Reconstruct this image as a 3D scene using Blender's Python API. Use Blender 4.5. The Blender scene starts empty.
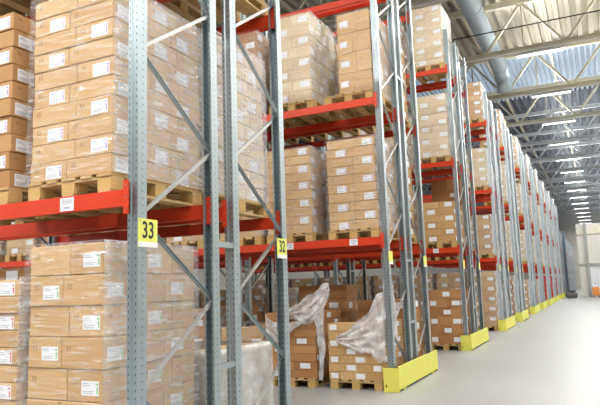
import bpy, math, random
from mathutils import Vector, Matrix
R = random.Random(7)
S = bpy.context.scene
C = S.collection
ORD = ['zeroth','nearest','second','third','fourth','fifth','sixth','seventh','eighth','ninth','tenth','eleventh','twelfth','thirteenth','fourteenth','fifteenth','sixteenth']
NTH = ['','first','second','third','fourth','fifth','sixth','seventh','eighth','ninth','tenth','eleventh','twelfth','thirteenth','fourteenth','fifteenth']

# ------------------------------------------------------------------ materials
def new_mat(name, col=(.8,.8,.8), rough=.5, metal=0.0, spec=.5):
    m = bpy.data.materials.new(name); m.use_nodes = True
    b = m.node_tree.nodes['Principled BSDF']
    b.inputs['Base Color'].default_value = (*col, 1)
    b.inputs['Roughness'].default_value = rough
    b.inputs['Metallic'].default_value = metal
    b.inputs['Specular IOR Level'].default_value = spec
    return m
class NT:
    def __init__(s, m): s.t = m.node_tree; s.b = s.t.nodes.get('Principled BSDF')
    def n(s, typ, **kw):
        x = s.t.nodes.new(typ)
        for k, v in kw.items(): setattr(x, k, v)
        return x
    def l(s, a, b): s.t.links.new(a, b)
    def math(s, op, a, b=None):
        x = s.n('ShaderNodeMath', operation=op)
        for i, v in enumerate((a, b)):
            if v is None: continue
            if isinstance(v, (int, float)): x.inputs[i].default_value = v
            else: s.l(v, x.inputs[i])
        return x.outputs[0]
    def mix(s, fac, a, b):
        x = s.n('ShaderNodeMix', data_type='RGBA')
        for sock, v in ((x.inputs[0], fac), (x.inputs[6], a), (x.inputs[7], b)):
            if isinstance(v, (int, float)): sock.default_value = v
            elif isinstance(v, tuple): sock.default_value = (*v, 1)
            else: s.l(v, sock)
        return x.outputs[2]
    def noise(s, scale, detail=3, vec=None, rough=.5):
        x = s.n('ShaderNodeTexNoise'); x.inputs['Scale'].default_value = scale; x.inputs['Detail'].default_value = detail
        x.inputs['Roughness'].default_value = rough
        if vec is not None: s.l(vec, x.inputs['Vector'])
        return x.outputs['Fac']
    def coord(s, which='Object', scale=None):
        c = s.n('ShaderNodeTexCoord').outputs[which]
        if scale:
            mp = s.n('ShaderNodeMapping'); mp.inputs['Scale'].default_value = scale; s.l(c, mp.inputs[0]); return mp.outputs[0]
        return c
    def ramp(s, fac, stops):
        x = s.n('ShaderNodeValToRGB'); s.l(fac, x.inputs[0]); cr = x.color_ramp
        while len(cr.elements) < len(stops): cr.elements.new(.5)
        for e, (p, c) in zip(cr.elements, stops): e.position = p; e.color = (*c, 1)
        return x.outputs[0]
    def bump(s, h, strength=.2, dist=.01):
        x = s.n('ShaderNodeBump'); x.inputs['Strength'].default_value = strength; x.inputs['Distance'].default_value = dist
        s.l(h, x.inputs['Height']); s.l(x.outputs[0], s.b.inputs['Normal'])

def cardboard(name, a, b, rnd):
    m = new_mat(name, a, .75, 0, .25); t = NT(m)
    if rnd == 'island': r = t.n('ShaderNodeNewGeometry').outputs['Random Per Island']
    else: r = t.n('ShaderNodeObjectInfo').outputs['Random']
    base = t.mix(r, a, b)
    g = t.noise(3.0, 4, t.coord('Object', (2, 2, 30)))
    col = t.mix(t.math('MULTIPLY', g, .22), base, tuple(c*.72 for c in a))
    t.l(col, t.b.inputs['Base Color'])
    t.bump(t.noise(14, 2, t.coord('Object', (1, 1, 4))), .15, .01)
    return m
M = {}
M['card_tan'] = cardboard('card_tan', (.58,.34,.135), (.68,.43,.19), 'object')
M['card_brown'] = cardboard('card_brown', (.46,.245,.10), (.56,.32,.145), 'object')
M['card_pale'] = cardboard('card_pale', (.72,.54,.33), (.80,.64,.43), 'object')
M['far_tan'] = cardboard('far_tan', (.56,.33,.14), (.70,.46,.23), 'island')
M['far_brown'] = cardboard('far_brown', (.42,.20,.08), (.56,.30,.13), 'island')
M['far_pale'] = cardboard('far_pale', (.70,.53,.33), (.82,.68,.48), 'island')
M['tape'] = new_mat('packing_tape', (.60,.42,.23), .3)
M['print'] = new_mat('brown_print', (.28,.14,.06), .8)
M['label'] = new_mat('label_paper', (.86,.87,.90), .6)
M['ink'] = new_mat('label_ink', (.46,.46,.52), .7)
M['violet'] = new_mat('label_violet', (.45,.28,.60), .7)
M['redink'] = new_mat('label_red', (.75,.16,.14), .7)
M['greenink'] = new_mat('label_green', (.30,.60,.25), .7)
M['black'] = new_mat('black_print', (.02,.02,.02), .6)
def wood(name, a, b):
    m = new_mat(name, a, .7, 0, .3); t = NT(m)
    r = t.n('ShaderNodeNewGeometry').outputs['Random Per Island']
    g = t.noise(4, 5, t.coord('Object', (3, 3, 18)))
    t.l(t.mix(t.math('MULTIPLY', g, .5), t.mix(r, a, b), tuple(c*.6 for c in a)), t.b.inputs['Base Color'])
    return m
M['wood'] = wood('pallet_wood', (.60,.38,.16), (.72,.52,.27))
M['block'] = wood('pallet_block', (.60,.36,.12), (.74,.50,.20))
def steel(name, holes, a=(.45,.52,.55), met=.78):
    m = new_mat(name, a, .36, met, .5); t = NT(m)
    g = t.noise(9, 4, t.coord('Object', (3, 3, 1)))
    col = t.mix(t.math('MULTIPLY', g, .6), a, tuple(c*.72 for c in a))
    if holes:
        sp = t.n('ShaderNodeSeparateXYZ'); t.l(t.coord('Object'), sp.inputs[0])
        x, y, z = sp.outputs
        fz = t.math('ABSOLUTE', t.math('SUBTRACT', t.math('FRACT', t.math('DIVIDE', z, .05)), .5))
        hz = t.math('LESS_THAN', fz, .19)
        ng = t.n('ShaderNodeSeparateXYZ'); t.l(t.coord('Normal'), ng.inputs[0])
        fy = t.math('GREATER_THAN', t.math('ABSOLUTE', ng.outputs[1]), .7)
        fx = t.math('GREATER_THAN', t.math('ABSOLUTE', ng.outputs[0]), .7)
        cx = t.math('LESS_THAN', t.math('ABSOLUTE', t.math('SUBTRACT', t.math('ABSOLUTE', x), .029)), .0042)
        cy = t.math('LESS_THAN', t.math('ABSOLUTE', t.math('SUBTRACT', t.math('ABSOLUTE', y), .047)), .005)
        hzs = t.math('LESS_THAN', fz, .13)
        h = t.math('MAXIMUM', t.math('MULTIPLY', t.math('MULTIPLY', cx, fy), hz), t.math('MULTIPLY', t.math('MULTIPLY', cy, fx), hzs))
        col = t.mix(h, col, (.08,.10,.11))
        t.l(t.math('MULTIPLY', t.math('SUBTRACT', 1.0, h), .78), t.b.inputs['Metallic'])
    t.l(col, t.b.inputs['Base Color'])
    return m
M['steel_holes'] = steel('galvanised_perforated', True)
M['steel'] = steel('galvanised_steel', False)
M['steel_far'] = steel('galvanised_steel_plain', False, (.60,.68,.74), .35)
M['brace'] = steel('galvanised_brace_lit', False, (.55,.55,.54))
def paint(name, a, rough=.4):
    m = new_mat(name, a, rough); t = NT(m)
    g = t.noise(6, 4, t.coord('Object'))
    t.l(t.mix(t.math('MULTIPLY', g, .35), a, tuple(c*.75 for c in a)), t.b.inputs['Base Color'])
    return m
M['red'] = paint('red_beam_paint', (.70,.052,.014), .36)
M['yellow'] = paint('yellow_guard_paint', (.84,.81,.13), .5)
M['sign'] = new_mat('yellow_sign_plate', (.80,.80,.16), .5)
M['white'] = new_mat('white_plate', (.85,.85,.85), .5)
M['cream'] = paint('cream_truss_paint', (.74,.70,.56), .5)
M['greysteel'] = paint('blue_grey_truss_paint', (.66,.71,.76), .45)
M['duct'] = new_mat('duct_metal', (.58,.69,.80), .42, .25)
M['cable'] = new_mat('black_cable', (.05,.05,.05), .6)
M['crate_red'] = paint('red_crate_plastic', (.62,.04,.03), .45)
M['blue'] = new_mat('blue_panel_paint', (.05,.13,.25), .5)
M['wall'] = paint('wall_panel_cream', (.74,.72,.66), .6)
M['wallgrey'] = new_mat('column_paint', (.36,.38,.36), .6)
M['door'] = new_mat('dock_door_white', (.80,.83,.86), .5)
M['darkgrey'] = new_mat('dark_grey_plastic', (.09,.09,.09), .6)
M['orange'] = new_mat('orange_plastic', (.80,.28,.06), .5)
def emit(name, col, st):
    m = new_mat(name); t = NT(m)
    t.b.inputs['Emission Color'].default_value = (*col, 1); t.b.inputs['Emission Strength'].default_value = st
    return m
M['tube'] = emit('fluorescent_tube', (1, .98, .93), 9)
def film(name, dens, cap, base, tint=(.93,.93,.96)):
    """clear stretch film: mostly transparent, milkier in streaks and folds, glossy"""
    m = bpy.data.materials.new(name); m.use_nodes = True; nt = m.node_tree; nt.nodes.clear(); t = NT(m)
    out = t.n('ShaderNodeOutputMaterial'); tr = t.n('ShaderNodeBsdfTransparent')
    df = t.n('ShaderNodeBsdfDiffuse'); df.inputs[0].default_value = (*tint, 1)
    gl = t.n('ShaderNodeBsdfGlossy'); gl.inputs['Roughness'].default_value = .22; gl.inputs[0].default_value = (1, 1, 1, 1)
    co = t.coord('Object', (1.6, 1.6, 11))
    n1 = t.noise(3.0, 7, co, .66)
    bp = t.n('ShaderNodeBump'); bp.inputs['Strength'].default_value = .7; bp.inputs['Distance'].default_value = .03; t.l(n1, bp.inputs['Height'])
    t.l(bp.outputs[0], df.inputs['Normal']); t.l(bp.outputs[0], gl.inputs['Normal'])
    a = t.n('ShaderNodeMixShader'); a.inputs[0].default_value = .3; t.l(df.outputs[0], a.inputs[1]); t.l(gl.outputs[0], a.inputs[2])
    st = t.math('MULTIPLY', t.math('POWER', t.math('MULTIPLY', n1, 1.78), 7.0), dens)
    fac = t.math('MINIMUM', t.math('ADD', st, base), cap)
    b = t.n('ShaderNodeMixShader'); t.l(fac, b.inputs[0]); t.l(tr.outputs[0], b.inputs[1]); t.l(a.outputs[0], b.inputs[2])
    t.l(b.outputs[0], out.inputs[0])
    return m
M['film'] = film('clear_stretch_film', .15, .45, .045)
M['film_side'] = film('glare_side_film', .14, .56, .26)  # aisle side milkier: its glare and grazing whiteness are put into the film
def loose(name, lo, hi, sc):
    m = bpy.data.materials.new(name); m.use_nodes = True; nt = m.node_tree; nt.nodes.clear(); t = NT(m)
    out = t.n('ShaderNodeOutputMaterial'); tr = t.n('ShaderNodeBsdfTransparent')
    df = t.n('ShaderNodeBsdfDiffuse'); df.inputs[0].default_value = (.92,.92,.94,1)
    gl = t.n('ShaderNodeBsdfGlossy'); gl.inputs['Roughness'].default_value = .25
    n1 = t.noise(sc, 5, t.coord('Object'), .6)
    bp = t.n('ShaderNodeBump'); bp.inputs['Strength'].default_value = .8; bp.inputs['Distance'].default_value = .03; t.l(n1, bp.inputs['Height'])
    t.l(bp.outputs[0], df.inputs['Normal']); t.l(bp.outputs[0], gl.inputs['Normal'])
    a = t.n('ShaderNodeMixShader'); a.inputs[0].default_value = .25; t.l(df.outputs[0], a.inputs[1]); t.l(gl.outputs[0], a.inputs[2])
    mr = t.n('ShaderNodeMapRange'); mr.inputs['From Min'].default_value = .35; mr.inputs['From Max'].default_value = .65; mr.inputs['To Min'].default_value = lo; mr.inputs['To Max'].default_value = hi
    t.l(n1, mr.inputs[0]); b = t.n('ShaderNodeMixShader'); t.l(mr.outputs[0], b.inputs[0]); t.l(tr.outputs[0], b.inputs[1]); t.l(a.outputs[0], b.inputs[2]); t.l(b.outputs[0], out.inputs[0])
    return m
M['film_loose'] = loose('loose_stretch_film', .38, .84, 6)
M['film_milky'] = loose('milky_stretch_film', .42, .80, 5)
M['film_thick'] = film('bunched_stretch_film', .8, .72, .2, (.90,.90,.93))
# floor
m = new_mat('sealed_concrete', (.6,.6,.57), .3); t = NT(m); co = t.coord('Object')
g = t.noise(.6, 5, co); g2 = t.noise(18, 3, co)
c1 = t.ramp(g, [(.3, (.33,.34,.34)), (.7, (.385,.395,.395))])
t.l(t.mix(t.math('MULTIPLY', g2, .15), c1, (.22,.22,.22)), t.b.inputs['Base Color'])
t.l(t.math('ADD', t.math('MULTIPLY', g, .2), .30), t.b.inputs['Roughness'])
M['floor'] = m

# ------------------------------------------------------------------ mesh helpers
class MB:
    def __init__(s): s.v = []; s.f = []; s.m = []; s.mats = []
    def mi(s, mat):
        if mat not in s.mats: s.mats.append(mat)
        return s.mats.index(mat)
    def poly(s, pts, mat):
        n = len(s.v); s.v += [tuple(p) for p in pts]; s.f.append(tuple(range(n, n+len(pts)))); s.m.append(s.mi(mat))
    def box(s, x0, x1, y0, y1, z0, z1, mat):
        n = len(s.v)
        s.v += [(x0,y0,z0),(x1,y0,z0),(x1,y1,z0),(x0,y1,z0),(x0,y0,z1),(x1,y0,z1),(x1,y1,z1),(x0,y1,z1)]
        for f in ((0,3,2,1),(4,5,6,7),(0,1,5,4),(1,2,6,5),(2,3,7,6),(3,0,4,7)):
            s.f.append(tuple(n+i for i in f)); s.m.append(s.mi(mat))
    def cbox(s, x0, x1, y0, y1, z0, z1, mat, c=.004):
        """box with chamfered edges"""
        n = len(s.v); X = (x0, x1); Y = (y0, y1); Z = (z0, z1); ids = {}
        for i in (0,1):
            for j in (0,1):
                for k in (0,1):
                    sx = c if i == 0 else -c; sy = c if j == 0 else -c; sz = c if k == 0 else -c
                    for ax, p in (('x', (X[i], Y[j]+sy, Z[k]+sz)), ('y', (X[i]+sx, Y[j], Z[k]+sz)), ('z', (X[i]+sx, Y[j]+sy, Z[k]))):
                        ids[(i,j,k,ax)] = len(s.v); s.v.append(p)
        mid = s.mi(mat); F = []
        F += [[(0,0,0,'x'),(0,0,1,'x'),(0,1,1,'x'),(0,1,0,'x')], [(1,0,0,'x'),(1,1,0,'x'),(1,1,1,'x'),(1,0,1,'x')]]
        F += [[(0,0,0,'y'),(1,0,0,'y'),(1,0,1,'y'),(0,0,1,'y')], [(0,1,0,'y'),(0,1,1,'y'),(1,1,1,'y'),(1,1,0,'y')]]
        F += [[(0,0,0,'z'),(0,1,0,'z'),(1,1,0,'z'),(1,0,0,'z')], [(0,0,1,'z'),(1,0,1,'z'),(1,1,1,'z'),(0,1,1,'z')]]
        for a in (0,1):
            for b in (0,1):
                F.append([(a,b,0,'x'),(a,b,1,'x'),(a,b,1,'y'),(a,b,0,'y')])
                F.append([(a,0,b,'x'),(a,1,b,'x'),(a,1,b,'z'),(a,0,b,'z')])
                F.append([(0,a,b,'y'),(1,a,b,'y'),(1,a,b,'z'),(0,a,b,'z')])
        for i in (0,1):
            for j in (0,1):
                for k in (0,1): F.append([(i,j,k,'x'),(i,j,k,'y'),(i,j,k,'z')])
        ctr = Vector(((x0+x1)/2, (y0+y1)/2, (z0+z1)/2))
        for f in F:
            q = [ids[a] for a in f]; P = [Vector(s.v[a]) for a in q]
            nr = (P[1]-P[0]).cross(P[2]-P[0]); cc = sum(P, Vector())/len(P) - ctr
            if nr.dot(cc) < 0: q.reverse()
            s.f.append(tuple(q)); s.m.append(mid)
    def bar(s, a, b, w, h, mat, up=(1,0,0)):
        """rectangular bar from a to b; h along up, w across"""
        a = Vector(a); b = Vector(b); d = (b-a).normalized(); u = Vector(up); u = (u - d*u.dot(d)).normalized(); w_ = d.cross(u)
        n = len(s.v)
        for p in (a, b):
            for i, j in ((-1,-1),(1,-1),(1,1),(-1,1)): s.v.append(tuple(p + w_*(i*w/2) + u*(j*h/2)))
        for f in ((0,3,2,1),(4,5,6,7),(0,1,5,4),(1,2,6,5),(2,3,7,6),(3,0,4,7)):
            s.f.append(tuple(n+i for i in f)); s.m.append(s.mi(mat))
    def tube(s, pts, r, mat, n=10, cap=True):
        k0 = len(s.v); pts = [Vector(p) for p in pts]; rr = r if isinstance(r, (list, tuple)) else [r]*len(pts)
        for i, p in enumerate(pts):
            d = (pts[min(i+1, len(pts)-1)] - pts[max(i-1, 0)]).normalized()
            u = Vector((0,0,1)) if abs(d.z) < .9 else Vector((1,0,0)); u = (u-d*u.dot(d)).normalized(); w = d.cross(u)
            for j in range(n):
                a = 2*math.pi*j/n; s.v.append(tuple(p + u*(math.cos(a)*rr[i]) + w*(math.sin(a)*rr[i])))
        for i in range(len(pts)-1):
            for j in range(n):
                a = k0+i*n+j; b = k0+i*n+(j+1)%n; s.f.append((a, b, b+n, a+n)); s.m.append(s.mi(mat))
        if cap:
            s.f.append(tuple(k0+j for j in reversed(range(n)))); s.m.append(s.mi(mat))
            s.f.append(tuple(k0+(len(pts)-1)*n+j for j in range(n))); s.m.append(s.mi(mat))
    def data(s, name):
        me = bpy.data.meshes.new(name); me.from_pydata(s.v, [], s.f)
        for k in s.mats: me.materials.append(M[k])
        me.polygons.foreach_set('material_index', s.m); me.update(); return me
    def build(s, name, parent=None, loc=(0,0,0), smooth=False):
        me = s.data(name)
        if smooth: me.shade_smooth()
        return link(name, me, parent, loc)
def link(name, data, parent=None, loc=(0,0,0), rot=None):
    o = bpy.data.objects.new(name, data); C.objects.link(o); o.parent = parent; o.location = loc
    if rot: o.rotation_euler = rot
    return o
def tag(o, label=None, cat=None, group=None, kind=None):
    for k, v in (('label', label), ('category', cat), ('group', group), ('kind', kind)):
        if v: o[k] = v
    return o
def thing(name, label, cat, loc, group=None): return tag(link(name, None, None, loc), label, cat, group)
def copy_tree(o, loc, label, group=None, parent=None):
    r = o.copy(); C.objects.link(r); r.parent = parent
    if parent is None:
        r.location = loc; r['label'] = label
        if group: r['group'] = group
    for ch in KIDS.get(o.name, []): copy_tree(ch, None, None, None, r)
    return r
KIDS = {}
def kid(parent, o): KIDS.setdefault(parent.name, []).append(o); return o

# ------------------------------------------------------------------ layout constants
D = .97; GAP = .22; L2 = 2*D+GAP      # frame depth, back-to-back gap, row depth
BAY = 3.05
TOP = 7.4
ROWS = {1: 3.16, 2: 8.53, 3: 13.9, 4: 19.4, 5: 23.6, 6: 28.6, 7: 33.1, 8: 38.0, 9: 43.0, 10: 48.0, 11: 53.0, 12: 58.0, 13: 63.5, 14: 69.0, 15: 75.0, 16: 81.0}
LV = {1: (2.19, 4.30, 6.45), 3: (2.27, 4.25, 6.47)}
def levels(r): return LV.get(r, (2.19, 4.30, 6.45)) if r < 12 else (2.2, 4.0)
LN = ['lower', 'middle', 'upper']
BN = ['aisle-end bay', 'second bay in', 'third bay in']
def rowname(r): return ORD[r] + ' rack row'

# ------------------------------------------------------------------ rack frames
def upright_data(name, mat, flip, top, detail=True):
    b = MB(); w = .045; t_ = .005; sgn = -1 if flip else 1
    t_ = .004
    out = [(-w+.018,.09),(-w,.09),(-w,.003),(-w+.003,0),(-.017,0),(-.010,.009),(.010,.009),(.017,0),(w-.003,0),(w,.003),(w,.09),(w-.018,.09)]
    inn = [(-w+.018,.086),(-w+t_,.086),(-w+t_,t_),(-w+t_,t_),(-.019,t_),(-.012,.013),(.012,.013),(.019,t_),(w-t_,t_),(w-t_,t_),(w-t_,.086),(w-.018,.086)]
    if not detail: out = [out[1], (-w,0), (w,0), out[10]]; inn = [(-w+t_,.09), inn[2], inn[9], (w-t_,.09)]
    k = len(out); P = out+inn[::-1]; N = len(P)
    for z in (.008, top):
        for p in P: b.v.append((p[0], sgn*p[1], z))
    mi_ = b.mi(mat)
    for i in range(N):
        j = (i+1) % N; q = (i, j, j+N, i+N); b.f.append(q if not flip else q[::-1]); b.m.append(mi_)
    for i in range(k-1):
        q = (i, i+1, N-2-i, N-1-i)
        b.f.append(tuple(a+N for a in q) if flip else tuple(a+N for a in q[::-1])); b.m.append(mi_)
    return b.data(name)
UP = {}
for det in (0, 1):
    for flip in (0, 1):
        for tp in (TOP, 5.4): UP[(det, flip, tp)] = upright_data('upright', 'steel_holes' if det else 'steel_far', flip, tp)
fp = MB(); fp.box(-.06, .06, -.03, .12, 0, .008, 'steel'); fp.tube([(0.0,.105,.008),(0.0,.105,.022)], .009, 'steel', 6)
FOOT = [None, None]; FOOT[0] = fp.data('base_plate')
fp = MB(); fp.box(-.06, .06, -.12, .03, 0, .008, 'steel'); fp.tube([(0.0,-.105,.008),(0.0,-.105,.022)], .009, 'steel', 6); FOOT[1] = fp.data('base_plate')
BRD = {}
def brace_data(up):
    if up not in BRD:
        b = MB(); a = (0, .05, 0); c = (0, D-.05, .59)
        if not up: a, c = (0, D-.05, 0), (0, .05, .59)
        d = (Vector(c)-Vector(a)).normalized(); n = Vector((1,0,0)).cross(d)
        # open channel: web plus two flanges
        b.bar(a, c, .026, .004, 'brace' if up else 'steel')  # rising braces paler: their lit look is put into the colour
        for s in (-1, 1):
            o = n*(s*.012)+Vector((-.011 if up else .011,0,0)); b.bar(Vector(a)+o, Vector(c)+o, .003, .022, 'brace' if up else 'steel')
        BRD[up] = b.data('diagonal_brace')
    return BRD[up]
hb = MB(); hb.box(-.015, .015, .09, D-.09, -.015, .015, 'brace'); HB = hb.data('horizontal_brace')
def frame(r, bay, rear, Y, detail, mirror):
    top = TOP if r < 12 else 5.4
    x = -bay*BAY - .045
    who = ['at the aisle end', 'one bay in from the aisle', 'two bays in from the aisle', 'three bays in from the aisle'][bay]
    f = thing('rack_frame', 'grey perforated %s frame %s of the %s' % ('rear' if rear else 'front', who, rowname(r)), 'rack frame', (x, Y, 0), 'galvanised rack upright frames')
    link('upright', UP[(detail, 0, top)], f); link('upright', UP[(detail, 1, top)], f, (0, D, 0))
    link('base_plate', FOOT[0], f); link('base_plate', FOOT[1], f, (0, D, 0))
    zs = [.24+.59*i for i in range(13 if r < 12 else 9)]
    if zs[-1] > top-.1: zs = [z for z in zs if z < top-.1]
    link('horizontal_brace', HB, f, (0, 0, .18)); link('horizontal_brace', HB, f, (0, 0, top-.12))
    for i, z in enumerate(zs[:-1]):
        # rear frame is the mirror of the front one: nodes meet at the same heights
        up = (i % 2 == 1) ^ mirror
        link('diagonal_brace', brace_data(up), f, (.018 if i % 2 else -.006, 0, z))
    if rear and bay == 0 or detail and rear:
        for z in (.9, 1.86, 4.9):
            sp = MB(); sp.box(-.02, .02, -GAP+.001, -.001, -.022, .022, 'steel'); sp.build('row_spacer', f, (.02, 0, z))
    return f
def sign(x, y, z, text, label, up=0):
    s = thing('row_sign', label, 'sign', (x, y, z), 'yellow row number signs')
    b = MB(); b.box(0, .003, 0, .195, 0, .19, 'sign'); b.box(.003, .0036, 0, .195, 0, .034, 'white'); b.build('plate', s)
    if text:
        c = bpy.data.curves.new('number', 'FONT'); c.body = text; c.size = .150; c.align_x = 'CENTER'; c.extrude = .0006; c.offset = .0022
        c.materials.append(M['black'])
        tmp = link('number', c); bpy.context.view_layer.update(); me = bpy.data.meshes.new_from_object(tmp.evaluated_get(bpy.context.evaluated_depsgraph_get())); bpy.data.objects.remove(tmp)
        o = link('number', me, s, (.0045, .0975, .062), (math.pi/2, 0, math.pi/2)); o.scale = (.84, 1.05, 1)
    b = MB(); b.tube([(.003,.02,.175),(.006,.02,.175)], .005, 'steel', 6); b.tube([(.003,.02,.02),(.006,.02,.02)], .005, 'steel', 6); b.build('screw', s)
    return s
# ------------------------------------------------------------------ beams
bm = MB()
def beam_data():
    b = MB(); x0, x1 = -BAY+.09, 0.0
    prof = [(0,-.115),(.045,-.115),(.045,0),(.012,0),(.012,-.022),(0,-.022)]
    n = len(prof)
    for x in (x0, x1):
        for p in prof: b.v.append((x, p[0], p[1]))
    mid = b.mi('red')
    for i in range(n):
        j = (i+1) % n; b.f.append((i, j, j+n, i+n)); b.m.append(mid)
    b.f.append(tuple(range(n))); b.m.append(mid); b.f.append(tuple(reversed(range(n, 2*n)))); b.m.append(mid)
    return b.data('shelf_beam')
BEAM = beam_data()
cb = MB(); cb.box(-.004, .0, -.012, .05, -.17, .055, 'red'); cb.box(-.035, .0, -.0165, -.0125, -.17, .055, 'red')
for z in (-.14, -.06, .02): cb.tube([(-.02,-.0165,z),(-.02,-.019,z)], .006, 'steel', 6)
CONN = cb.data('end_connector')
cb = MB(); cb.box(0, .004, -.012, .05, -.17, .055, 'red'); cb.box(0, .035, -.0165, -.0125, -.17, .055, 'red'); CONN2 = cb.data('end_connector')
def make_conn(side):
    """hooked plate lapping the upright's web"""
    s = side; b = MB(); b.box(min(0, s*.045), max(0, s*.045), -.022, -.017, -.17, .055, 'red'); b.box(min(0, s*.004), max(0, s*.004), -.017, .05, -.17, .055, 'red')
    for z in (-.14, -.06, .02): b.tube([(s*.025,-.022,z),(s*.025,-.025,z)], .006, 'steel', 6)
    return b.data('end_connector')
CONN, CONN2 = make_conn(1), make_conn(-1)
def make_tag():
    b = MB(); b.box(-.065, .065, -.002, 0, 0, .095, 'label')
    for i in range(13):
        x = -.05+i*.0078; b.box(x, x+(.0045 if i % 3 else .003), -.0026, -.002, .045, .083, 'ink')
    b.box(-.03, .03, -.0026, -.002, .016, .03, 'ink'); return b.data('location_label')
TAG = make_tag()
def beam(r, bay, which, lvl, Y, z, tags=()):
    # which: 0 front of front rack, 1 rear of front rack, 2 front of rear rack, 3 rear of rear rack
    nm = ['front edge', 'back edge', 'inner edge', 'far back edge'][which]
    y = [Y-.02, Y+D-.028, Y+D+GAP-.02, Y+L2-.028][which]
    o = tag(link('shelf_beam', BEAM, None, (-bay*BAY-.09, y, z)), 'red %s shelf beam, %s, %s, %s' % (LN[lvl], nm, BN[bay], rowname(r)), 'shelf beam', 'red shelf beams of the racks')
    if r < 5:
        for which_, data, x in ((0, CONN, 0), (1, CONN2, -BAY+.09)): link('end_connector', data, o, (x, 0, 0))
    for x in tags: link('location_label', TAG, o, (x+.09, -.001, -.107))
    return o

# ------------------------------------------------------------------ pallets
PX, PY, PH = .80, 1.08, .135
def pallet_proto():
    p = thing('wooden_pallet', '', 'pallet', (0,0,0), 'wooden pallets')
    b = MB()
    for i in range(5):
        w = [.13,.10,.13,.10,.13][i]; c = -PX/2+.065+i*(PX-.13)/4; b.box(c-w/2, c+w/2, -PY/2, PY/2, PH-.02, PH, 'wood')
    kid(p, b.build('top_deck', p))
    b = MB()
    for y in (-PY/2+.07, 0, PY/2-.07): b.box(-PX/2, PX/2, y-.06, y+.06, PH-.038, PH-.0205, 'wood')
    kid(p, b.build('stringer_board', p))
    bd = MB(); bd.box(-.06, .06, -.065, .065, .02, PH-.0385, 'block'); bd = bd.data('block')
    for x in (-PX/2+.06, 0, PX/2-.06):
        for y in (-PY/2+.066, 0, PY/2-.066): kid(p, link('block', bd, p, (x, y, 0)))
    sd = MB(); sd.box(-.055, .055, -PY/2, PY/2, 0, .0195, 'wood'); sd = sd.data('skid_board')
    for x in (-PX/2+.06, 0, PX/2-.06): kid(p, link('skid_board', sd, p, (x, 0, 0)))
    return p
PAL = pallet_proto(); pal_used = False
fb = MB()
for i in range(5): c = -PX/2+.065+i*(PX-.13)/4; fb.box(c-.06, c+.06, -PY/2, PY/2, PH-.035, PH, 'wood')
for x in (-PX/2+.06, 0, PX/2-.06):
    fb.box(x-.055, x+.055, -PY/2, PY/2, 0, .02, 'wood')
    for y in (-PY/2+.066, 0, PY/2-.066): fb.box(x-.06, x+.06, y-.065, y+.065, .02, PH-.035, 'block')
FARPAL = fb.data('wooden_pallet')
def pallet(x, y, z, phrase, near):
    global pal_used
    lab = 'wooden pallet under the ' + phrase
    if near:
        if not pal_used:
            pal_used = True; PAL.location = (x, y, z); PAL['label'] = lab; return PAL
        return copy_tree(PAL, (x, y, z), lab)
    return tag(link('wooden_pallet', FARPAL, None, (x, y, z)), lab, 'pallet', 'wooden pallets')

# ------------------------------------------------------------------ cartons
LABD = {}
def label_data(accent):
    if accent not in LABD:
        b = MB(); b.box(-.078, .078, -.0009, 0, -.048, .048, 'label')
        for i, (z, w) in enumerate(((.032,.05),(.018,.07),(-.020,.10),(-.033,.09))): b.box(-.068, -.068+w, -.0012, -.0009, z-.003, z+.003, 'ink')
        b.box(.05, .072, -.0012, -.0009, .02, .034, accent); b.box(.058, .072, -.0012, -.0009, -.034, .010, accent)
        LABD[accent] = b.data('shipping_label')
    return LABD[accent]
CBD = {}
def carton_data(w, d, h, mat):
    k = (round(w, 3), round(d, 3), round(h, 3), mat)
    if k not in CBD:
        b = MB(); b.cbox(-w/2, w/2, -d/2, d/2, 0, h, mat, .005)
        b.box(-w/2-.0006, w/2+.0006, -.025, .025, h-.05, h+.0006, 'tape')
        if h > .13:   # printed handling marks
            for sx, ax in ((-w/2+.05, 'y'), (-w/2+.075, 'y')): b.box(sx, sx+.010, -d/2-.0005, -d/2, h*.62, h*.62+.024, 'print')
            b.box(-w/2+.045, -w/2+.092, -d/2-.0005, -d/2, h*.56, h*.56+.004, 'print')
            b.box(w/2, w/2+.0005, -d/2+.05, -d/2+.06, h*.6, h*.6+.022, 'print'); b.box(w/2, w/2+.0005, -d/2+.07, -d/2+.08, h*.6, h*.6+.022, 'print')
        CBD[k] = b.data('carton')
    return CBD[k]
INDIV = []      # candidates for individual cartons, by order of importance
FAR = MB(); FARCR = []
n_ind = 0
LIMIT = 298
FARC = {'card_tan': 'far_tan', 'card_brown': 'far_brown', 'card_pale': 'far_pale'}
def far_carton(x0, x1, y0, y1, z0, z1, mat, lf, ls):
    FAR.box(x0, x1, y0, y1, z0, z1, FARC[mat])
    s = min((z1-z0)*.33, .05)
    if lf is not None:
        c = x0+(x1-x0)*lf; zc = (z0+z1)/2; w = min(.085, (x1-x0)*.33); FAR.box(c-w, c+w, y0-.002, y0-.0002, zc-s, zc+s, 'label')
    if ls is not None:
        c = y0+(y1-y0)*ls; zc = (z0+z1)/2; w = .075; FAR.box(x1+.0002, x1+.002, c-w, c+w, zc-s, zc+s, 'label')
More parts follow.
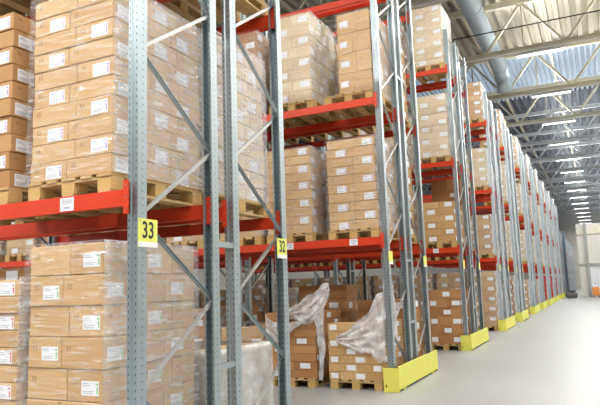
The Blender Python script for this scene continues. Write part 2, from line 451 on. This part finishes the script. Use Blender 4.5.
def carton(x0, x1, y0, y1, z0, z1, mat, lf, ls, label, group, accent):
    """lf, ls: position 0..1 of the paper label on the front and on the aisle side, or None"""
    global n_ind
    if n_ind >= LIMIT or label is None: far_carton(x0, x1, y0, y1, z0, z1, mat, lf, ls); return
    n_ind += 1
    w, d, h = x1-x0, y1-y0, z1-z0
    o = tag(link('carton', carton_data(w, d, h, mat), None, ((x0+x1)/2, (y0+y1)/2, z0)), label, 'carton', group)
    o.rotation_euler = (R.uniform(-.0015, .0015), R.uniform(-.003, .003), R.uniform(-.007, .007))
    zc = h*.47+R.uniform(-.008, .004)*(h > .13)
    sc = min(1, h*.8/.096)
    if lf is not None:
        l = link('shipping_label', label_data(accent), o, (-w/2+w*lf, -d/2-.0002, zc)); l.scale = (min(1, w*.5/.156), 1, sc)
    if ls is not None:
        l = link('shipping_label', label_data(accent), o, (w/2+.0002, -d/2+d*ls, zc), (0, 0, math.pi/2)); l.scale = (min(1, d*.5/.156), 1, sc)
    return o
POS = {('f', 0, 2): 'left of the front', ('f', 1, 2): 'at the front corner by the aisle'}
def load(x0, x1, y0, y1, z, lay, nx, ny, mat, phrase, near, face='both', lab='alt', wrap='film', wside='film_side', wrapped=True, shape=None, accent='violet', jit=.007, pal=True, palx=None):
    """cartons built up in layers on a pallet. lay: (count, height). face: which sides show."""
    if pal: pallet(palx if palx is not None else (x0+x1)/2, (y0+y1)/2, z, phrase, near)
    z0 = z+PH+.001; n, h = lay; wd = x1-x0-.02; dp = y1-y0-.02; xa = x0+.01; ya = y0+.01
    group = 'cartons of the ' + phrase
    fracs = lambda k, odd: [0]+[min(.99, max(.01, i/k + (.05 if odd else -.04)*(1 if k > 1 else 0))) for i in range(1, k)]+[1]
    for L in range(n):
        odd = L % 2; fx = fracs(nx, odd); fy = fracs(ny, odd)
        sx = R.uniform(-jit, jit); sy = R.uniform(-jit, jit)
        for i in range(nx):
            for j in range(ny):
                front = j == 0; side = i == nx-1; back = j == ny-1; lft = i == 0
                vis = (front and face in ('both', 'front')) or (side and face in ('both', 'side'))
                if near and not vis: continue
                if not near and not (front or side): continue
                if shape and not shape(i, j, L): continue
                X0 = xa+wd*fx[i]+.0025+sx; X1 = xa+wd*fx[i+1]-.0025+sx; Y0 = ya+dp*fy[j]+.0015+sy; Y1 = ya+dp*fy[j+1]-.0015+sy
                Z0 = z0+L*h; Z1 = Z0+h-.0045
                lf = ls = None
                if front:
                    if lab == 'alt' and (i+L) % 2 == 0: lf = .66
                    elif lab == 'all': lf = .5
                    elif lab == 'some' and (i*2+L) % 3 == 0: lf = .5
                    elif lab == 'left' and i == 0: lf = .4
                    elif lab == 'chess' and (i+L) % 2 == 0: lf = .5
                if side and (j+L) % 2 == 0: ls = .4
                if side and lab == 'none': ls = None
                label = None
                if near:
                    if front and nx > 1:
                        if side: pos = 'front aisle corner'
                        elif lft: pos = 'front left corner' if nx == 2 else 'front left corner'
                        else: pos = 'front middle'
                    elif front: pos = 'front'
                    else: pos = ('aisle side, rear' if back else ('aisle side, %s' % ('middle' if ny == 3 else NTH[j+1]+' back')))
                    label = '%scarton, %s layer up, %s, %s' % ('labelled ' if (lf or ls) is not None else '', NTH[L+1], pos, phrase)
                carton(X0, X1, Y0, Y1, Z0, Z1, mat, lf, ls, label, group, accent)
    if wrapped:
        wrap_film(x0, x1, y0, y1, z+PH+.004, z0+n*h, wrap, wside, phrase)
def wrap_film(x0, x1, y0, y1, z0, z1, mf, ms, phrase):
    """thin film tube round a load, gathered and wavy, folded a little over the top"""
    b = MB(); e = .014; per = []
    def seg(a, c, n, nrm, mat):
        for i in range(n): t_ = i/n; per.append((a[0]+(c[0]-a[0])*t_, a[1]+(c[1]-a[1])*t_, nrm, mat))
    seg((x0-e, y0-e), (x1+e, y0-e), 10, (0,-1), mf); seg((x1+e, y0-e), (x1+e, y1+e), 12, (1,0), ms)
    seg((x1+e, y1+e), (x0-e, y1+e), 6, (0,1), mf); seg((x0-e, y1+e), (x0-e, y0-e), 6, (-1,0), mf)
    K = 14; n = len(per)
    for k in range(K+2):
        zz = z0+(z1-z0+.012)*min(k, K)/K
        for q, (px, py, nr, mm) in enumerate(per):
            o = abs(R.gauss(0, .004))
            if k == K+1: o = -.07
            b.v.append((px+nr[0]*o if k <= K else px+(-.06 if px > (x0+x1)/2 else .06), py+nr[1]*o if k <= K else py+(-.06 if py > (y0+y1)/2 else .06), zz+(.006 if k == K+1 else 0)))
    for k in range(K+1):
        for q in range(n):
            a = k*n+q; c = k*n+(q+1) % n; b.f.append((a, c, c+n, a+n)); b.m.append(b.mi(per[q][3]))
    o = b.build('stretch_wrap', None, smooth=True)
    return tag(o, 'clear plastic film wrapped round the ' + phrase, 'stretch wrap', 'stretch film round the pallet loads')

# ------------------------------------------------------------------ racks
for r, Y in ROWS.items():
    nb = {1: 1, 2: 3, 3: 3, 4: 3, 5: 1}.get(r, 1)
    det = 1 if r <= 3 else 0
    nfr = {1: 2, 2: 4, 3: 3, 4: 4}.get(r, 1)
    for bay in range(nfr):
        frame(r, bay, False, Y, det, False)
        frame(r, bay, True, Y+D+GAP, det, True)
    LVs = levels(r)
    for bay in range(nb):
        for l, z in enumerate(LVs):
            if bay > 0 and l == 2: continue
            for w in range(4):
                if r >= 5 and w == 2: continue
                tags = ()
                if w == 0 and bay == 0 and l == 0: tags = {1: (-.62,), 2: (-.52, -1.58), 3: (-.58,)}.get(r, ())
                beam(r, bay, w, l, Y, z, tags)
sign(.006, ROWS[1]-.005, 1.797, '33', 'yellow sign with black 33 on the nearest upright')
sign(.006, ROWS[1]+L2-.22, 1.775, '32', 'yellow sign with black 32 on the rear upright of the nearest rack')
for r in (2, 3, 4, 5):
    sign(.006, ROWS[r]-.02, 1.785, '', 'yellow plate on the front upright of the %s' % rowname(r)); sign(.006, ROWS[r]+L2-.22, 1.775, '', 'yellow plate on the rear upright of the %s' % rowname(r))
# guards
for r, Y in ROWS.items():
    if r > 11: continue
    g = thing('upright_guard', 'yellow steel guard rail at the floor end of the %s' % rowname(r), 'guard rail', (0, Y, 0), 'yellow guards at the rack ends')
    b = MB(); b.box(.070, .078, -.04, L2+.04, .035, .35, 'yellow'); b.box(.062, .070, -.04, L2+.04, .335, .35, 'yellow'); b.build('side_plate', g)
    b = MB(); b.box(-.15, .078, -.05, -.041, .0, .33, 'yellow'); b.box(-.12, -.105, -.053, -.05, .06, .1, 'black'); b.build('end_plate', g)
    b = MB(); b.box(-.15, .078, L2+.041, L2+.05, .0, .33, 'yellow'); b.build('end_plate', g)
    for y in (.25, L2-.25):
        b = MB(); b.box(.02, .068, y-.06, y+.06, 0, .012, 'yellow'); b.tube([(.045,y,.012),(.045,y,.03)], .01, 'steel', 6); b.box(.062, .0695, y-.06, y+.06, .012, .06, 'yellow'); b.build('floor_bracket', g)

# ------------------------------------------------------------------ pallet loads
A = lambda r: (ROWS[r]+.012, ROWS[r]+1.075)          # depth range of a load on the front rack
B = lambda r: (ROWS[r]+D+GAP+.0, ROWS[r]+L2-.0+.04)
T = 'card_tan'; W = 'card_brown'; P_ = 'card_pale'
# nearest row
y0, y1 = A(1)
load(-1.05, -.235, y0, y1, 2.19, (10, .142), 2, 3, T, 'upper load beside the 33 post', True)
load(-1.03, -.305, y0, y1, 0, (8, .2145), 2, 3, T, 'floor load beside the 33 post', True, accent='greenink', pal=True)
load(-2.05, -1.27, y0, y1, 2.19, (10, .142), 2, 3, W, 'load on the beam at the left edge', True, face='both', wrapped=False)
load(-1.98, -1.12, y0, y1, 0, (12, .124), 2, 3, T, 'floor load at the left edge', True, accent='redink')
yb0, yb1 = B(1)
load(-1.0, -.215, yb0, yb1-.04, 2.19, (10, .148), 2, 3, P_, 'rear load between the 33 and 32 posts', True, face='side')
load(-1.0, -.215, yb0, yb1-.04, 0, (4, .21), 2, 3, P_, 'white-wrapped floor load behind the 33 post', True, face='side', wrap='film_milky', wside='film_milky')
# second row
y0, y1 = A(2)
load(-.93, -.13, y0, y1, 2.19, (10, .139), 2, 3, T, 'second-row load beside the aisle, lower beam', True, lab='alt')
load(-2.0, -1.20, y0, y1, 2.19, (10, .136), 2, 3, T, 'second-row load away from the aisle, lower beam', True, lab='alt')
load(-.68, -.115, y0+.03, y1, 4.30, (4, .325), 2, 2, T, 'second-row load of tall cartons, middle beam', True, lab='left', wrapped=True, palx=-.52)
load(-1.86, -1.13, y0, y1, 4.30, (8, .184), 2, 4, P_, 'second-row pale load, middle beam', True, lab='alt')
load(-1.02, -.16, y0, y1, 0, (7, .116), 4, 3, T, 'second-row floor load of small cartons', True, lab='chess', accent='ink', wrapped=False)
load(-2.08, -1.2, y0, y1, 0, (8, .122), 2, 3, W, 'second-row floor load under bunched film', True, lab='some', accent='ink', wrapped=False)
yb0, yb1 = B(2)
load(-.98, -.14, yb0, yb1-.04, 0, (6, .185), 3, 2, W, 'low rear floor load of the second row', True, face='both', lab='some', wrapped=False)
load(-2.06, -1.14, yb0, yb1-.04, 0, (6, .23), 2, 2, W, 'tall rear floor load of the second row', True, face='front', lab='some', wrapped=False)
# third row front strips
y0, y1 = A(3)
load(-.88, -.12, y0, y1, 0, (6, .20), 3, 3, W, 'third-row floor load by the aisle', True, lab='alt', wrapped=False, accent='ink')
load(-.88, -.12, y0, y1, 2.27, (6, .155), 2, 3, T, 'third-row load by the aisle, lower beam', True, lab='alt', wrapped=False)
load(-.9, -.13, y0, y1, 4.25, (10, .148), 2, 3, P_, 'third-row load by the aisle, middle beam', True, lab='alt', wside='film_milky')
load(-.88, -.13, y0, y1, 6.47, (10, .145), 2, 3, P_, 'third-row load by the aisle, top beam', True, lab='alt', wside='film_milky')
print('individual cartons', n_ind)
yb = B(3)
load(-.9, -.15, yb[0], yb[1]-.04, 2.27, (6, .27), 2, 2, W, 'dark rear load of the third row, lower beam', False, lab='some', wrapped=False)
# other bays, lower levels
def filler(r, bay, lvl, rear, h_, mat, k):
    y0, y1 = (B(r)[0], B(r)[1]-.04) if rear else A(r)
    z = 0 if lvl == 0 else levels(r)[lvl-1]
    x1 = -bay*BAY-.165-k*.97; x0 = x1-.8
    n = max(1, int((h_-PH)/.15))
    side = ['first', 'middle', 'last'][k]
    ph = '%s load, %s, %s, %s%s' % (side, ['floor', 'lower beam', 'middle beam', 'top beam'][lvl], BN[bay], rowname(r), ', rear' if rear else '')
    load(x0, x1, y0, y1, z, (n, .15), 2, 3, mat, ph, False, lab='alt', wrapped=(r < 6 and not rear) or r >= 6, wrap='film', wside='film_milky' if (r >= 3 and k == 0 and not rear) else 'film_side')
RR = random.Random(3)
for r in (1,): filler(r, 0, 2, False, 1.4, T, 0); filler(r, 0, 2, True, 1.4, T, 0); filler(r, 0, 2, True, 1.4, T, 1); filler(1, 0, 2, False, 1.4, T, 1); filler(1, 0, 2, False, 1.4, T, 2); filler(1, 0, 2, True, 1.4, T, 2); filler(1, 0, 1, True, 1.5, W, 2); filler(1, 0, 0, True, 1.85, W, 2); filler(1, 0, 0, True, 1.85, W, 1); filler(1, 0, 1, True, 1.4, W, 1)
for rear in (False, True):
    for bay in (0, 1, 2):
        for k in range(3):
            for lvl in (0, 1, 2):
                if bay == 0 and (not rear) and k < 2: continue
                if bay == 0 and rear and lvl == 0 and k < 2: continue
                if bay == 2 and lvl == 2: continue
                filler(2, bay, lvl, rear, (RR.uniform(.9, 1.35) if lvl == 0 else 1.5), RR.choice([T, W, T]), k)
for bay in (0, 1, 2):
    for k in range(3):
        for lvl in (0, 1, 2, 3):
            if bay == 0 and k == 0: continue
            if bay > 0 and lvl > 1: continue
            if lvl == 3 and k > 1: continue
            filler(3, bay, lvl, False, (1.1 if bay == 0 else 1.5) if lvl == 0 else 1.45, RR.choice([T, W, P_]), k)
for bay in (0, 1, 2):
    for k in range(3):
        for lvl in (0, 1, 2, 3):
            if bay > 0 and lvl > 1: continue
            if k > 0 and lvl > 1: continue
            filler(4, bay, lvl, False, 1.86 if lvl == 0 else 1.45, RR.choice([T, P_]) if lvl > 1 else T, k)
filler(4, 0, 1, True, 1.45, T, 0); filler(4, 0, 0, True, 1.3, W, 0)
for r in range(5, 17):
    for lvl in range(0, 4 if r < 12 else 3):
        if r in (8, 9, 10) and lvl == 0: continue
        h_ = 1.5
        if r == 5 and lvl == 0: h_ = 1.75
        filler(r, 0, lvl, False, h_, W if (r == 5 and lvl == 0) else RR.choice([T, P_, P_]) if lvl else T, 0)
        if r in (5, 6, 7): filler(r, 0, lvl, True, h_, T, 0)
# red crates at floor level of far rows
cr = MB()
for i in range(5):
    z = i*.34; cr.box(-.4, .4, -.5, .5, z+.02, z+.30, 'crate_red'); cr.box(-.42, .42, -.52, .52, z+.30, z+.34, 'crate_red')
    for x in (-.3, -.1, .1, .3): cr.box(x-.02, x+.02, -.515, -.5, z+.02, z+.3, 'crate_red')
CRATE = cr.data('red_crate_column')
sc = MB(); sc.box(-.38, .38, -.48, .48, .01, .27, 'crate_red'); sc.box(-.41, .41, -.51, .51, .27, .335, 'crate_red')
for x in (-.3, -.1, .1, .3): sc.box(x-.02, x+.02, -.495, -.48, .01, .27, 'crate_red'); sc.box(x-.02, x+.02, .48, .495, .01, .27, 'crate_red')
for y in (-.36, -.12, .12, .36): sc.box(.38, .395, y-.02, y+.02, .01, .27, 'crate_red')
CR1 = sc.data('plastic_crate')
for r in (8, 9, 10):
    for i in range(5):
        tag(link('plastic_crate', CR1, None, (-.56, ROWS[r]+.55, i*.337)), 'red plastic crate, %s from the floor, %s' % (NTH[i+1], rowname(r)), 'crate', 'red crates on the floor of the far racks')

# ------------------------------------------------------------------ loose stretch film
def crumple(name, path, wvec, nu, nv, amp, mat, label, seed):
    """sheet swept along path with a width vector per point, gathered into folds"""
    q = random.Random(seed); b = MB(); P = [Vector(p) for p in path]; Wv = [Vector(w) for w in wvec]
    ph = [q.uniform(0, 6.28) for _ in range(6)]
    def samp(arr, t_):
        f = t_*(len(arr)-1); i = min(int(f), len(arr)-2); u = f-i; u = u*u*(3-2*u); return arr[i].lerp(arr[i+1], u)
    for i in range(nu+1):
        t_ = i/nu; p = samp(P, t_); w = samp(Wv, t_); d = (samp(P, min(1, t_+.02))-samp(P, max(0, t_-.02))).normalized(); n = d.cross(w).normalized() if d.cross(w).length > 1e-6 else Vector((0,-1,0))
        for j in range(nv+1):
            s = j/nv-.5
            o = math.sin(s*34+ph[0]+t_*5)*.45+math.sin(s*17+ph[1]-t_*9)*.6+math.sin(t_*23+ph[2]+s*8)*.35+q.uniform(-.5, .5)
            b.v.append(tuple(p+w*s*(1+.12*math.sin(t_*13+ph[3]))+n*(o*amp)+Vector((0, 0, q.uniform(-.4, .4)*amp))))
    for i in range(nu):
        for j in range(nv):
            a = i*(nv+1)+j; b.f.append((a, a+1, a+nv+2, a+nv+1)); b.m.append(b.mi(mat))
    return tag(b.build(name, None, smooth=True), label, 'plastic film', 'loose film on the second rack row')
yf = ROWS[2]
crumple('loose_film', [(-1.80, yf-.04, 1.02), (-1.55, yf-.05, 1.12), (-1.38, yf-.06, 1.12), (-1.22, yf-.07, 1.17), (-1.08, yf-.03, 1.32), (-.96, yf+.03, 1.46)], [(0,0,.10), (0,0,.20), (0,0,.36), (0,0,.42), (0,0,.40), (0,0,.16)], 36, 18, .022, 'film_loose', 'bunched white film heaped on the brown floor load of the second row', 1)
crumple('loose_film', [(-1.14, yf-.03, 1.22), (-1.12, yf-.02, .9), (-1.10, yf-.01, .5), (-1.13, yf-.02, .12)], [(.2,0,0), (.12,.02,0), (.10,0,0), (.06,0,0)], 26, 10, .016, 'film_loose', 'twisted film hanging in the gap between two second-row floor loads', 2)
crumple('loose_film', [(-.86, yf-.03, .72), (-.66, yf-.035, .72), (-.48, yf-.04, .76), (-.32, yf-.045, .82), (-.2, yf-.05, .88), (-.10, yf-.05, .92)], [(0,0,.10), (0,0,.26), (0,0,.46), (0,0,.66), (0,0,.86), (0,0,1.0)], 36, 22, .018, 'film_loose', 'white film sagging over the small cartons beside the second-row guard', 3)
crumple('loose_film', [(-.11, yf+.14, 1.95), (-.10, yf+.2, 1.5), (-.10, yf+.25, 1.0), (-.11, yf+.3, .6)], [(0,.2,0), (0,.5,0), (0,.65,0), (0,.6,0)], 26, 12, .016, 'film_loose', 'film hanging behind the front upright of the second row', 4)
crumple('loose_film', [(-1.25, yf-.03, 1.12), (-1.5, yf-.03, .95), (-1.8, yf-.03, .78), (-2.05, yf-.02, .9)], [(0,0,.10), (0,0,.12), (0,0,.25), (0,0,.4)], 26, 12, .014, 'film_loose', 'loose strip of film across the front of the brown second-row load', 5)
crumple('loose_film', [(-.13, yf+.12, 3.75), (-.12, yf+.2, 3.3), (-.12, yf+.3, 2.8), (-.12, yf+.35, 2.4)], [(0,.1,0), (0,.35,0), (0,.4,0), (0,.3,0)], 26, 12, .012, 'film_loose', 'milky film on the aisle side of the second-row lower load', 6)
crumple('loose_film', [(-.11, yf+.1, 5.6), (-.105, yf+.2, 5.2), (-.10, yf+.3, 4.8), (-.11, yf+.35, 4.5)], [(0,.1,0), (0,.35,0), (0,.42,0), (0,.3,0)], 26, 12, .014, 'film_loose', 'milky film on the aisle side of the second-row middle load', 7)

# flush the carton mass
fo = FAR.build('cartons', None)
tag(fo, 'brown and pale cartons stacked on the pallets deeper in the racks', 'carton', None, 'stuff')

# ------------------------------------------------------------------ the hall
XL, XR, YB, YF, ZR = -16.0, 12.0, -8.0, 104.0, 11.6
def struct(name, b, **kw): o = b.build(name, None, **kw); o['kind'] = 'structure'; return o
b = MB(); b.box(XL, XR, YB, YF, -.2, 0, 'floor'); struct('floor', b)
# corrugated roof deck: three stretches of sheet, lamp warmth and far gloom put into the colours
def deck_mat(name, a):
    m = new_mat(name, a, .45, .2); t = NT(m); g = t.noise(.5, 3, t.coord('Object')); t.l(t.mix(t.math('MULTIPLY', g, .35), a, tuple(c*.8 for c in a)), t.b.inputs['Base Color']); M[name] = m
deck_mat('deck_cream_lit', (.60,.57,.47)); deck_mat('deck_grey_dim', (.15,.18,.23))
b = MB()
def deck(y0, y1, mat, p=.40, h=.17):
    x = XL
    while x < XR:
        prof = [(x, ZR), (x+.40*p, ZR), (x+.48*p, ZR+h), (x+.92*p, ZR+h), (x+p, ZR)]
        for (a, za), (c, zc) in zip(prof[:-1], prof[1:]): b.poly([(a, y0, za), (a, y1, za), (c, y1, zc), (c, y0, zc)], mat)
        x += p
deck(YB, 28.2, 'deck_cream_lit'); deck(35.6, YF, 'deck_grey_dim')
b.box(XL, XR+.5, YB, 28.2, ZR+.175, ZR+.3, 'deck_grey_dim'); b.box(XL, XR+.5, 35.6, YF, ZR+.175, ZR+.3, 'deck_grey_dim')
struct('ceiling', b)
mm = bpy.data.materials.new('skylight_sheet'); mm.use_nodes = True; mm.node_tree.nodes.clear(); t = NT(mm)
o1 = t.n('ShaderNodeOutputMaterial'); d1 = t.n('ShaderNodeBsdfDiffuse'); d1.inputs[0].default_value = (.50,.57,.64,1); t1 = t.n('ShaderNodeBsdfTranslucent'); t1.inputs[0].default_value = (.56,.65,.76,1)
a1 = t.n('ShaderNodeMixShader'); a1.inputs[0].default_value = .5; t.l(d1.outputs[0], a1.inputs[1]); t.l(t1.outputs[0], a1.inputs[2]); t.l(a1.outputs[0], o1.inputs[0])
M['deck_blue'] = mm
b = MB(); deck(28.2, 35.6, 'deck_blue', .24, .12); struct('window_1', b)
b = MB(); b.box(XL-.2, XL, YB, YF, 0, ZR, 'wall'); struct('wall_left', b)
b = MB(); b.box(XR, XR+.2, 14, YF, 0, ZR, 'wall'); struct('wall_right', b)
b = MB(); b.box(XL, XR, YF, YF+.2, 0, ZR, 'wall'); struct('wall_far', b)
# dock enclosure
b = MB(); b.box(1.32, XR-.02, 53.5, 53.7, 2.55, 5.75, 'wall'); b.box(1.32, 2.05, 53.5, 53.7, 0, 2.549, 'wall'); b.box(5.2, XR-.02, 53.5, 53.7, 0, 2.549, 'wall')
b.box(1.32, XR-.02, 53.701, 62, 5.6, 5.75, 'wall'); b.box(1.32, 1.45, 53.701, 62, 0, 5.599, 'wall'); struct('wall_dock', b)
b = MB(); b.box(1.85, 2.05, 53.30, 53.49, 0, 5.9, 'wallgrey'); struct('trim_1', b)
b = MB()
for i in range(8): b.box(2.06, 5.19, 53.58, 53.62, .02+i*.315, .325+i*.315, 'door')
o = struct('door_1', b)
b = MB(); b.box(1.32, XR-.02, 53.42, 53.49, 4.9, 5.35, 'cream'); struct('trim_3', b)
b = MB(); b.box(1.32, XR-.02, 53.42, 53.49, 2.45, 2.6, 'wallgrey'); struct('trim_2', b)
# items near the dock
t_ = thing('equipment_heap', 'dark heap of covered equipment on the floor near the dock wall', 'equipment', (.75, 50.5, 0))
b = MB(); b.cbox(-.45, .35, -.6, .6, .05, .42, 'darkgrey', .08); b.cbox(-.2, .25, -.4, .5, .42, .62, 'darkgrey', .08); b.build('cover', t_)
for x in (-.3, .2):
    for y in (-.4, .4): b = MB(); b.tube([(x-.03,y,.05),(x+.03,y,.05)], .05, 'black', 10); b.build('wheel', t_)
t_ = thing('floor_cleaner', 'small orange machine standing before the white dock door', 'cleaning machine', (2.35, 52.0, 0))
b = MB(); b.cbox(-.25, .25, -.3, .3, .12, .75, 'orange', .06); b.cbox(-.2, .2, -.22, .22, .75, .92, 'white', .04); b.build('body', t_)
b = MB(); b.tube([(0,.2,.7),(0,.45,1.05)], .03, 'darkgrey'); b.build('handle', t_)
for x in (-.2, .2): b = MB(); b.tube([(x-.03,0,.12),(x+.03,0,.12)], .12, 'black', 12); b.build('wheel', t_)
t_ = thing('white_container', 'white lidded container beside the orange machine near the dock', 'container', (2.95, 52.1, 0))
b = MB(); b.cbox(-.24, .24, -.3, .3, .0, .8, 'white', .03); b.build('body', t_); b = MB(); b.cbox(-.27, .27, -.33, .33, .801, .88, 'darkgrey', .02); b.build('lid', t_)
# blue end panel on the twelfth row
t_ = thing('end_panel', 'tall dark blue panel closing the end of the far rack row', 'panel', (.1, 57.95, 0))
b = MB(); b.box(0, .04, 0, 2.2, .02, 5.6, 'blue'); b.build('sheet', t_)
b = MB(); b.box(-.02, .0, 0, .08, 0, 5.6, 'steel'); b.build('post', t_); b = MB(); b.box(-.02, .0, 2.1, 2.18, 0, 5.6, 'steel'); b.build('post', t_)

# trusses with lamp lines
TY = [22.3+5.45*k for k in range(-5, 15)]
def truss(idx, Y):
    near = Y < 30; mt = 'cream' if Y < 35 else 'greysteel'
    nm = ORD[idx+1] if idx+1 < len(ORD) else '%dth' % (idx+1)
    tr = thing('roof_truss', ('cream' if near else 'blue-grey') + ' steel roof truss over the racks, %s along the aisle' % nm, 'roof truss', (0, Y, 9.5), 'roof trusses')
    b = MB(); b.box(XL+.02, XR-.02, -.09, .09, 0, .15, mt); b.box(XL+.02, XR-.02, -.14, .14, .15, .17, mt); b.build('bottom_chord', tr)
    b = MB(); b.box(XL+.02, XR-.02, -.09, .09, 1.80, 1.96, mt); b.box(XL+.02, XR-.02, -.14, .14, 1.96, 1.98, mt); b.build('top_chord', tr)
    xs = [-.35+2.72*i for i in range(-5, 6)]
    if Y < 10: xs = xs[:1]
    for x in xs:
        if x < XL+.2: continue
        for a, c in (((x, 0, .1), (x+1.36, 0, 1.85)), ((x+1.36, 0, 1.85), (x+2.72, 0, .1))):
            if max(a[0], c[0]) > XR-.1: continue
            b = MB(); b.bar(a, c, .09, .09, mt, (0,1,0)); b.build('diagonal', tr)
        if x+1.36 < XR: b = MB(); b.bar((x+1.36, 0, .1), (x+1.36, 0, 1.85), .05, .05, mt, (0,1,0)); b.build('post', tr)
for i, Y in enumerate(TY): truss(i, Y)
# purlins along the aisle
for i, x in enumerate([-12.0, -9.28, -6.56, -3.84, -1.12, 1.60, 4.32, 7.04, 9.76]):
    b = MB(); b.box(x-.05, x+.05, YB, YF, 11.481, 11.595, 'cream'); tag(b.build('roof_purlin', None), 'long purlin under the roof deck, %s from the left wall' % NTH[i+1], 'purlin', 'roof purlins')
def lamp_proto():
    l = thing('strip_light', '', 'strip light', (0,0,0), 'fluorescent strip lights under the trusses')
    b = MB(); b.box(-.78, .78, -.09, .09, 0, .05, 'white'); b.poly([(-.78,-.09,0),(-.78,-.13,-.05),(.78,-.13,-.05),(.78,-.09,0)], 'white'); b.poly([(-.78,.09,0),(.78,.09,0),(.78,.13,-.05),(-.78,.13,-.05)], 'white'); kid(l, b.build('housing', l))
    for y in (-.045, .045):
        b = MB(); b.tube([(-.76,y,-.03),(.76,y,-.03)], .022, 'tube', 8); kid(l, b.build('tube', l))
    b = MB(); b.box(-.5, -.47, -.02, .02, .05, .10, 'white'); b.box(.47, .5, -.02, .02, .05, .10, 'white'); kid(l, b.build('bracket', l))
    return l
LP = lamp_proto(); first = True
LX = [1.52-3.1*i for i in range(-3, 6)]
LIT = lambda x, Y: x > 1 or Y < 1
for i, Y in enumerate(TY):
    for k, x in enumerate(LX):
        if not LIT(x, Y): continue
        lab = 'strip light under the %s roof truss, %s from the right' % (ORD[i+1] if i+1 < len(ORD) else '%dth' % (i+1), NTH[k+1])
        loc = (x, Y-.0, 9.398)
        if first: LP.location = loc; LP['label'] = lab; first = False
        else: copy_tree(LP, loc, lab)
        if Y < 55 or k == 3 or k == 2:
            ld = bpy.data.lights.new('lamp_light', 'AREA'); ld.shape = 'RECTANGLE'; ld.size = 1.5; ld.size_y = .24; ld.energy = (160 if x < 4 else 95) if Y > 1 else 190; ld.color = (1, .985, .95)
            lo = link('lamp_light', ld, None, (x, Y, 9.335))
            if Y > 5:
                ld2 = bpy.data.lights.new('roof_fill_light', 'AREA'); ld2.shape = 'RECTANGLE'; ld2.size = 1.5; ld2.size_y = .3; ld2.energy = 75; ld2.color = (1, .97, .90)  # added fill aimed up to brighten the roof deck and trusses
                link('roof_fill_light', ld2, None, (x, Y+.25, 9.8), (math.pi, 0, 0))
# lamp trunking
for i, Y in enumerate(TY):
    b = MB(); b.box(XL+.02, XR-.02, -.03, .03, 0, .04, 'white'); o = b.build('lamp_trunking', None, (0, Y-.16, 9.455)); tag(o, 'white lamp trunking along the %s roof truss' % (ORD[i+1] if i+1 < len(ORD) else '%dth' % (i+1)), 'trunking', 'lamp trunking')
# air duct
t_ = thing('air_duct', 'round blue-silver air duct running under the roof above the racks', 'air duct', (-.35, 0, 10.55))
b = MB(); b.tube([(0, YB+.5, 0), (0, 26.3, 0)], .33, 'duct', 24); b.build('pipe', t_, smooth=True)
for y in (8, 12, 16, 20, 24): b = MB(); b.tube([(0,y-.04,0),(0,y+.04,0)], .35, 'duct', 24); b.build('joint_ring', t_)
b = MB(); b.tube([(0,26.3,0),(0,26.8,-.05),(0,27.2,-.25),(0,27.4,-.6),(0,27.45,-.85)], .33, 'duct', 24); b.build('elbow', t_, smooth=True)
b = MB(); b.tube([(-.5,-.0,.05)]*1+[(13, 0, .05)], .018, 'cable', 6, ); 
b = MB(); b.tube([(-8, 0, 0), (11.8, 0, 0)], .022, 'cable', 6); o = b.build('power_cable', None, (0, 21.0, 9.95)); tag(o, 'thin black cable strung across under the roof', 'cable')

sun = bpy.data.lights.new('Sun', 'SUN'); sun.energy = 2.6; sun.angle = .3; sun.color = (.9, .95, 1)
so = bpy.data.objects.new('Sun', sun); C.objects.link(so); so.location = (0, 30, 30)
# ------------------------------------------------------------------ light, camera, view
w = bpy.data.worlds.new('World'); S.world = w; w.use_nodes = True
bg = w.node_tree.nodes['Background']; bg.inputs[0].default_value = (.93, .97, 1.0, 1); bg.inputs[1].default_value = .15

cam = bpy.data.cameras.new('Camera'); co = bpy.data.objects.new('Camera', cam); C.objects.link(co)
yaw, pitch, roll, f = .44888, .13702, -.032664, 611.83
fw = Vector((-math.sin(yaw)*math.cos(pitch), math.cos(yaw)*math.cos(pitch), math.sin(pitch)))
rt = fw.cross(Vector((0,0,1))).normalized(); up = rt.cross(fw)
r2 = rt*math.cos(roll)+up*math.sin(roll); u2 = -rt*math.sin(roll)+up*math.cos(roll)
mw = Matrix((r2, u2, -fw)).transposed().to_4x4(); mw.translation = Vector((2.71858, 0, 1.5)); co.matrix_world = mw
cam.sensor_fit = 'HORIZONTAL'; cam.sensor_width = 36; cam.lens = f/600*36; cam.clip_end = 300; cam.clip_start = .05
S.camera = co
S.view_settings.view_transform = 'Standard'; S.view_settings.look = 'None'; S.view_settings.gamma = 1; S.view_settings.use_curve_mapping = False
S.view_settings.exposure = 0.14
S.cycles.max_bounces = 6; S.cycles.diffuse_bounces = 2; S.cycles.transparent_max_bounces = 16; S.cycles.use_denoising = True
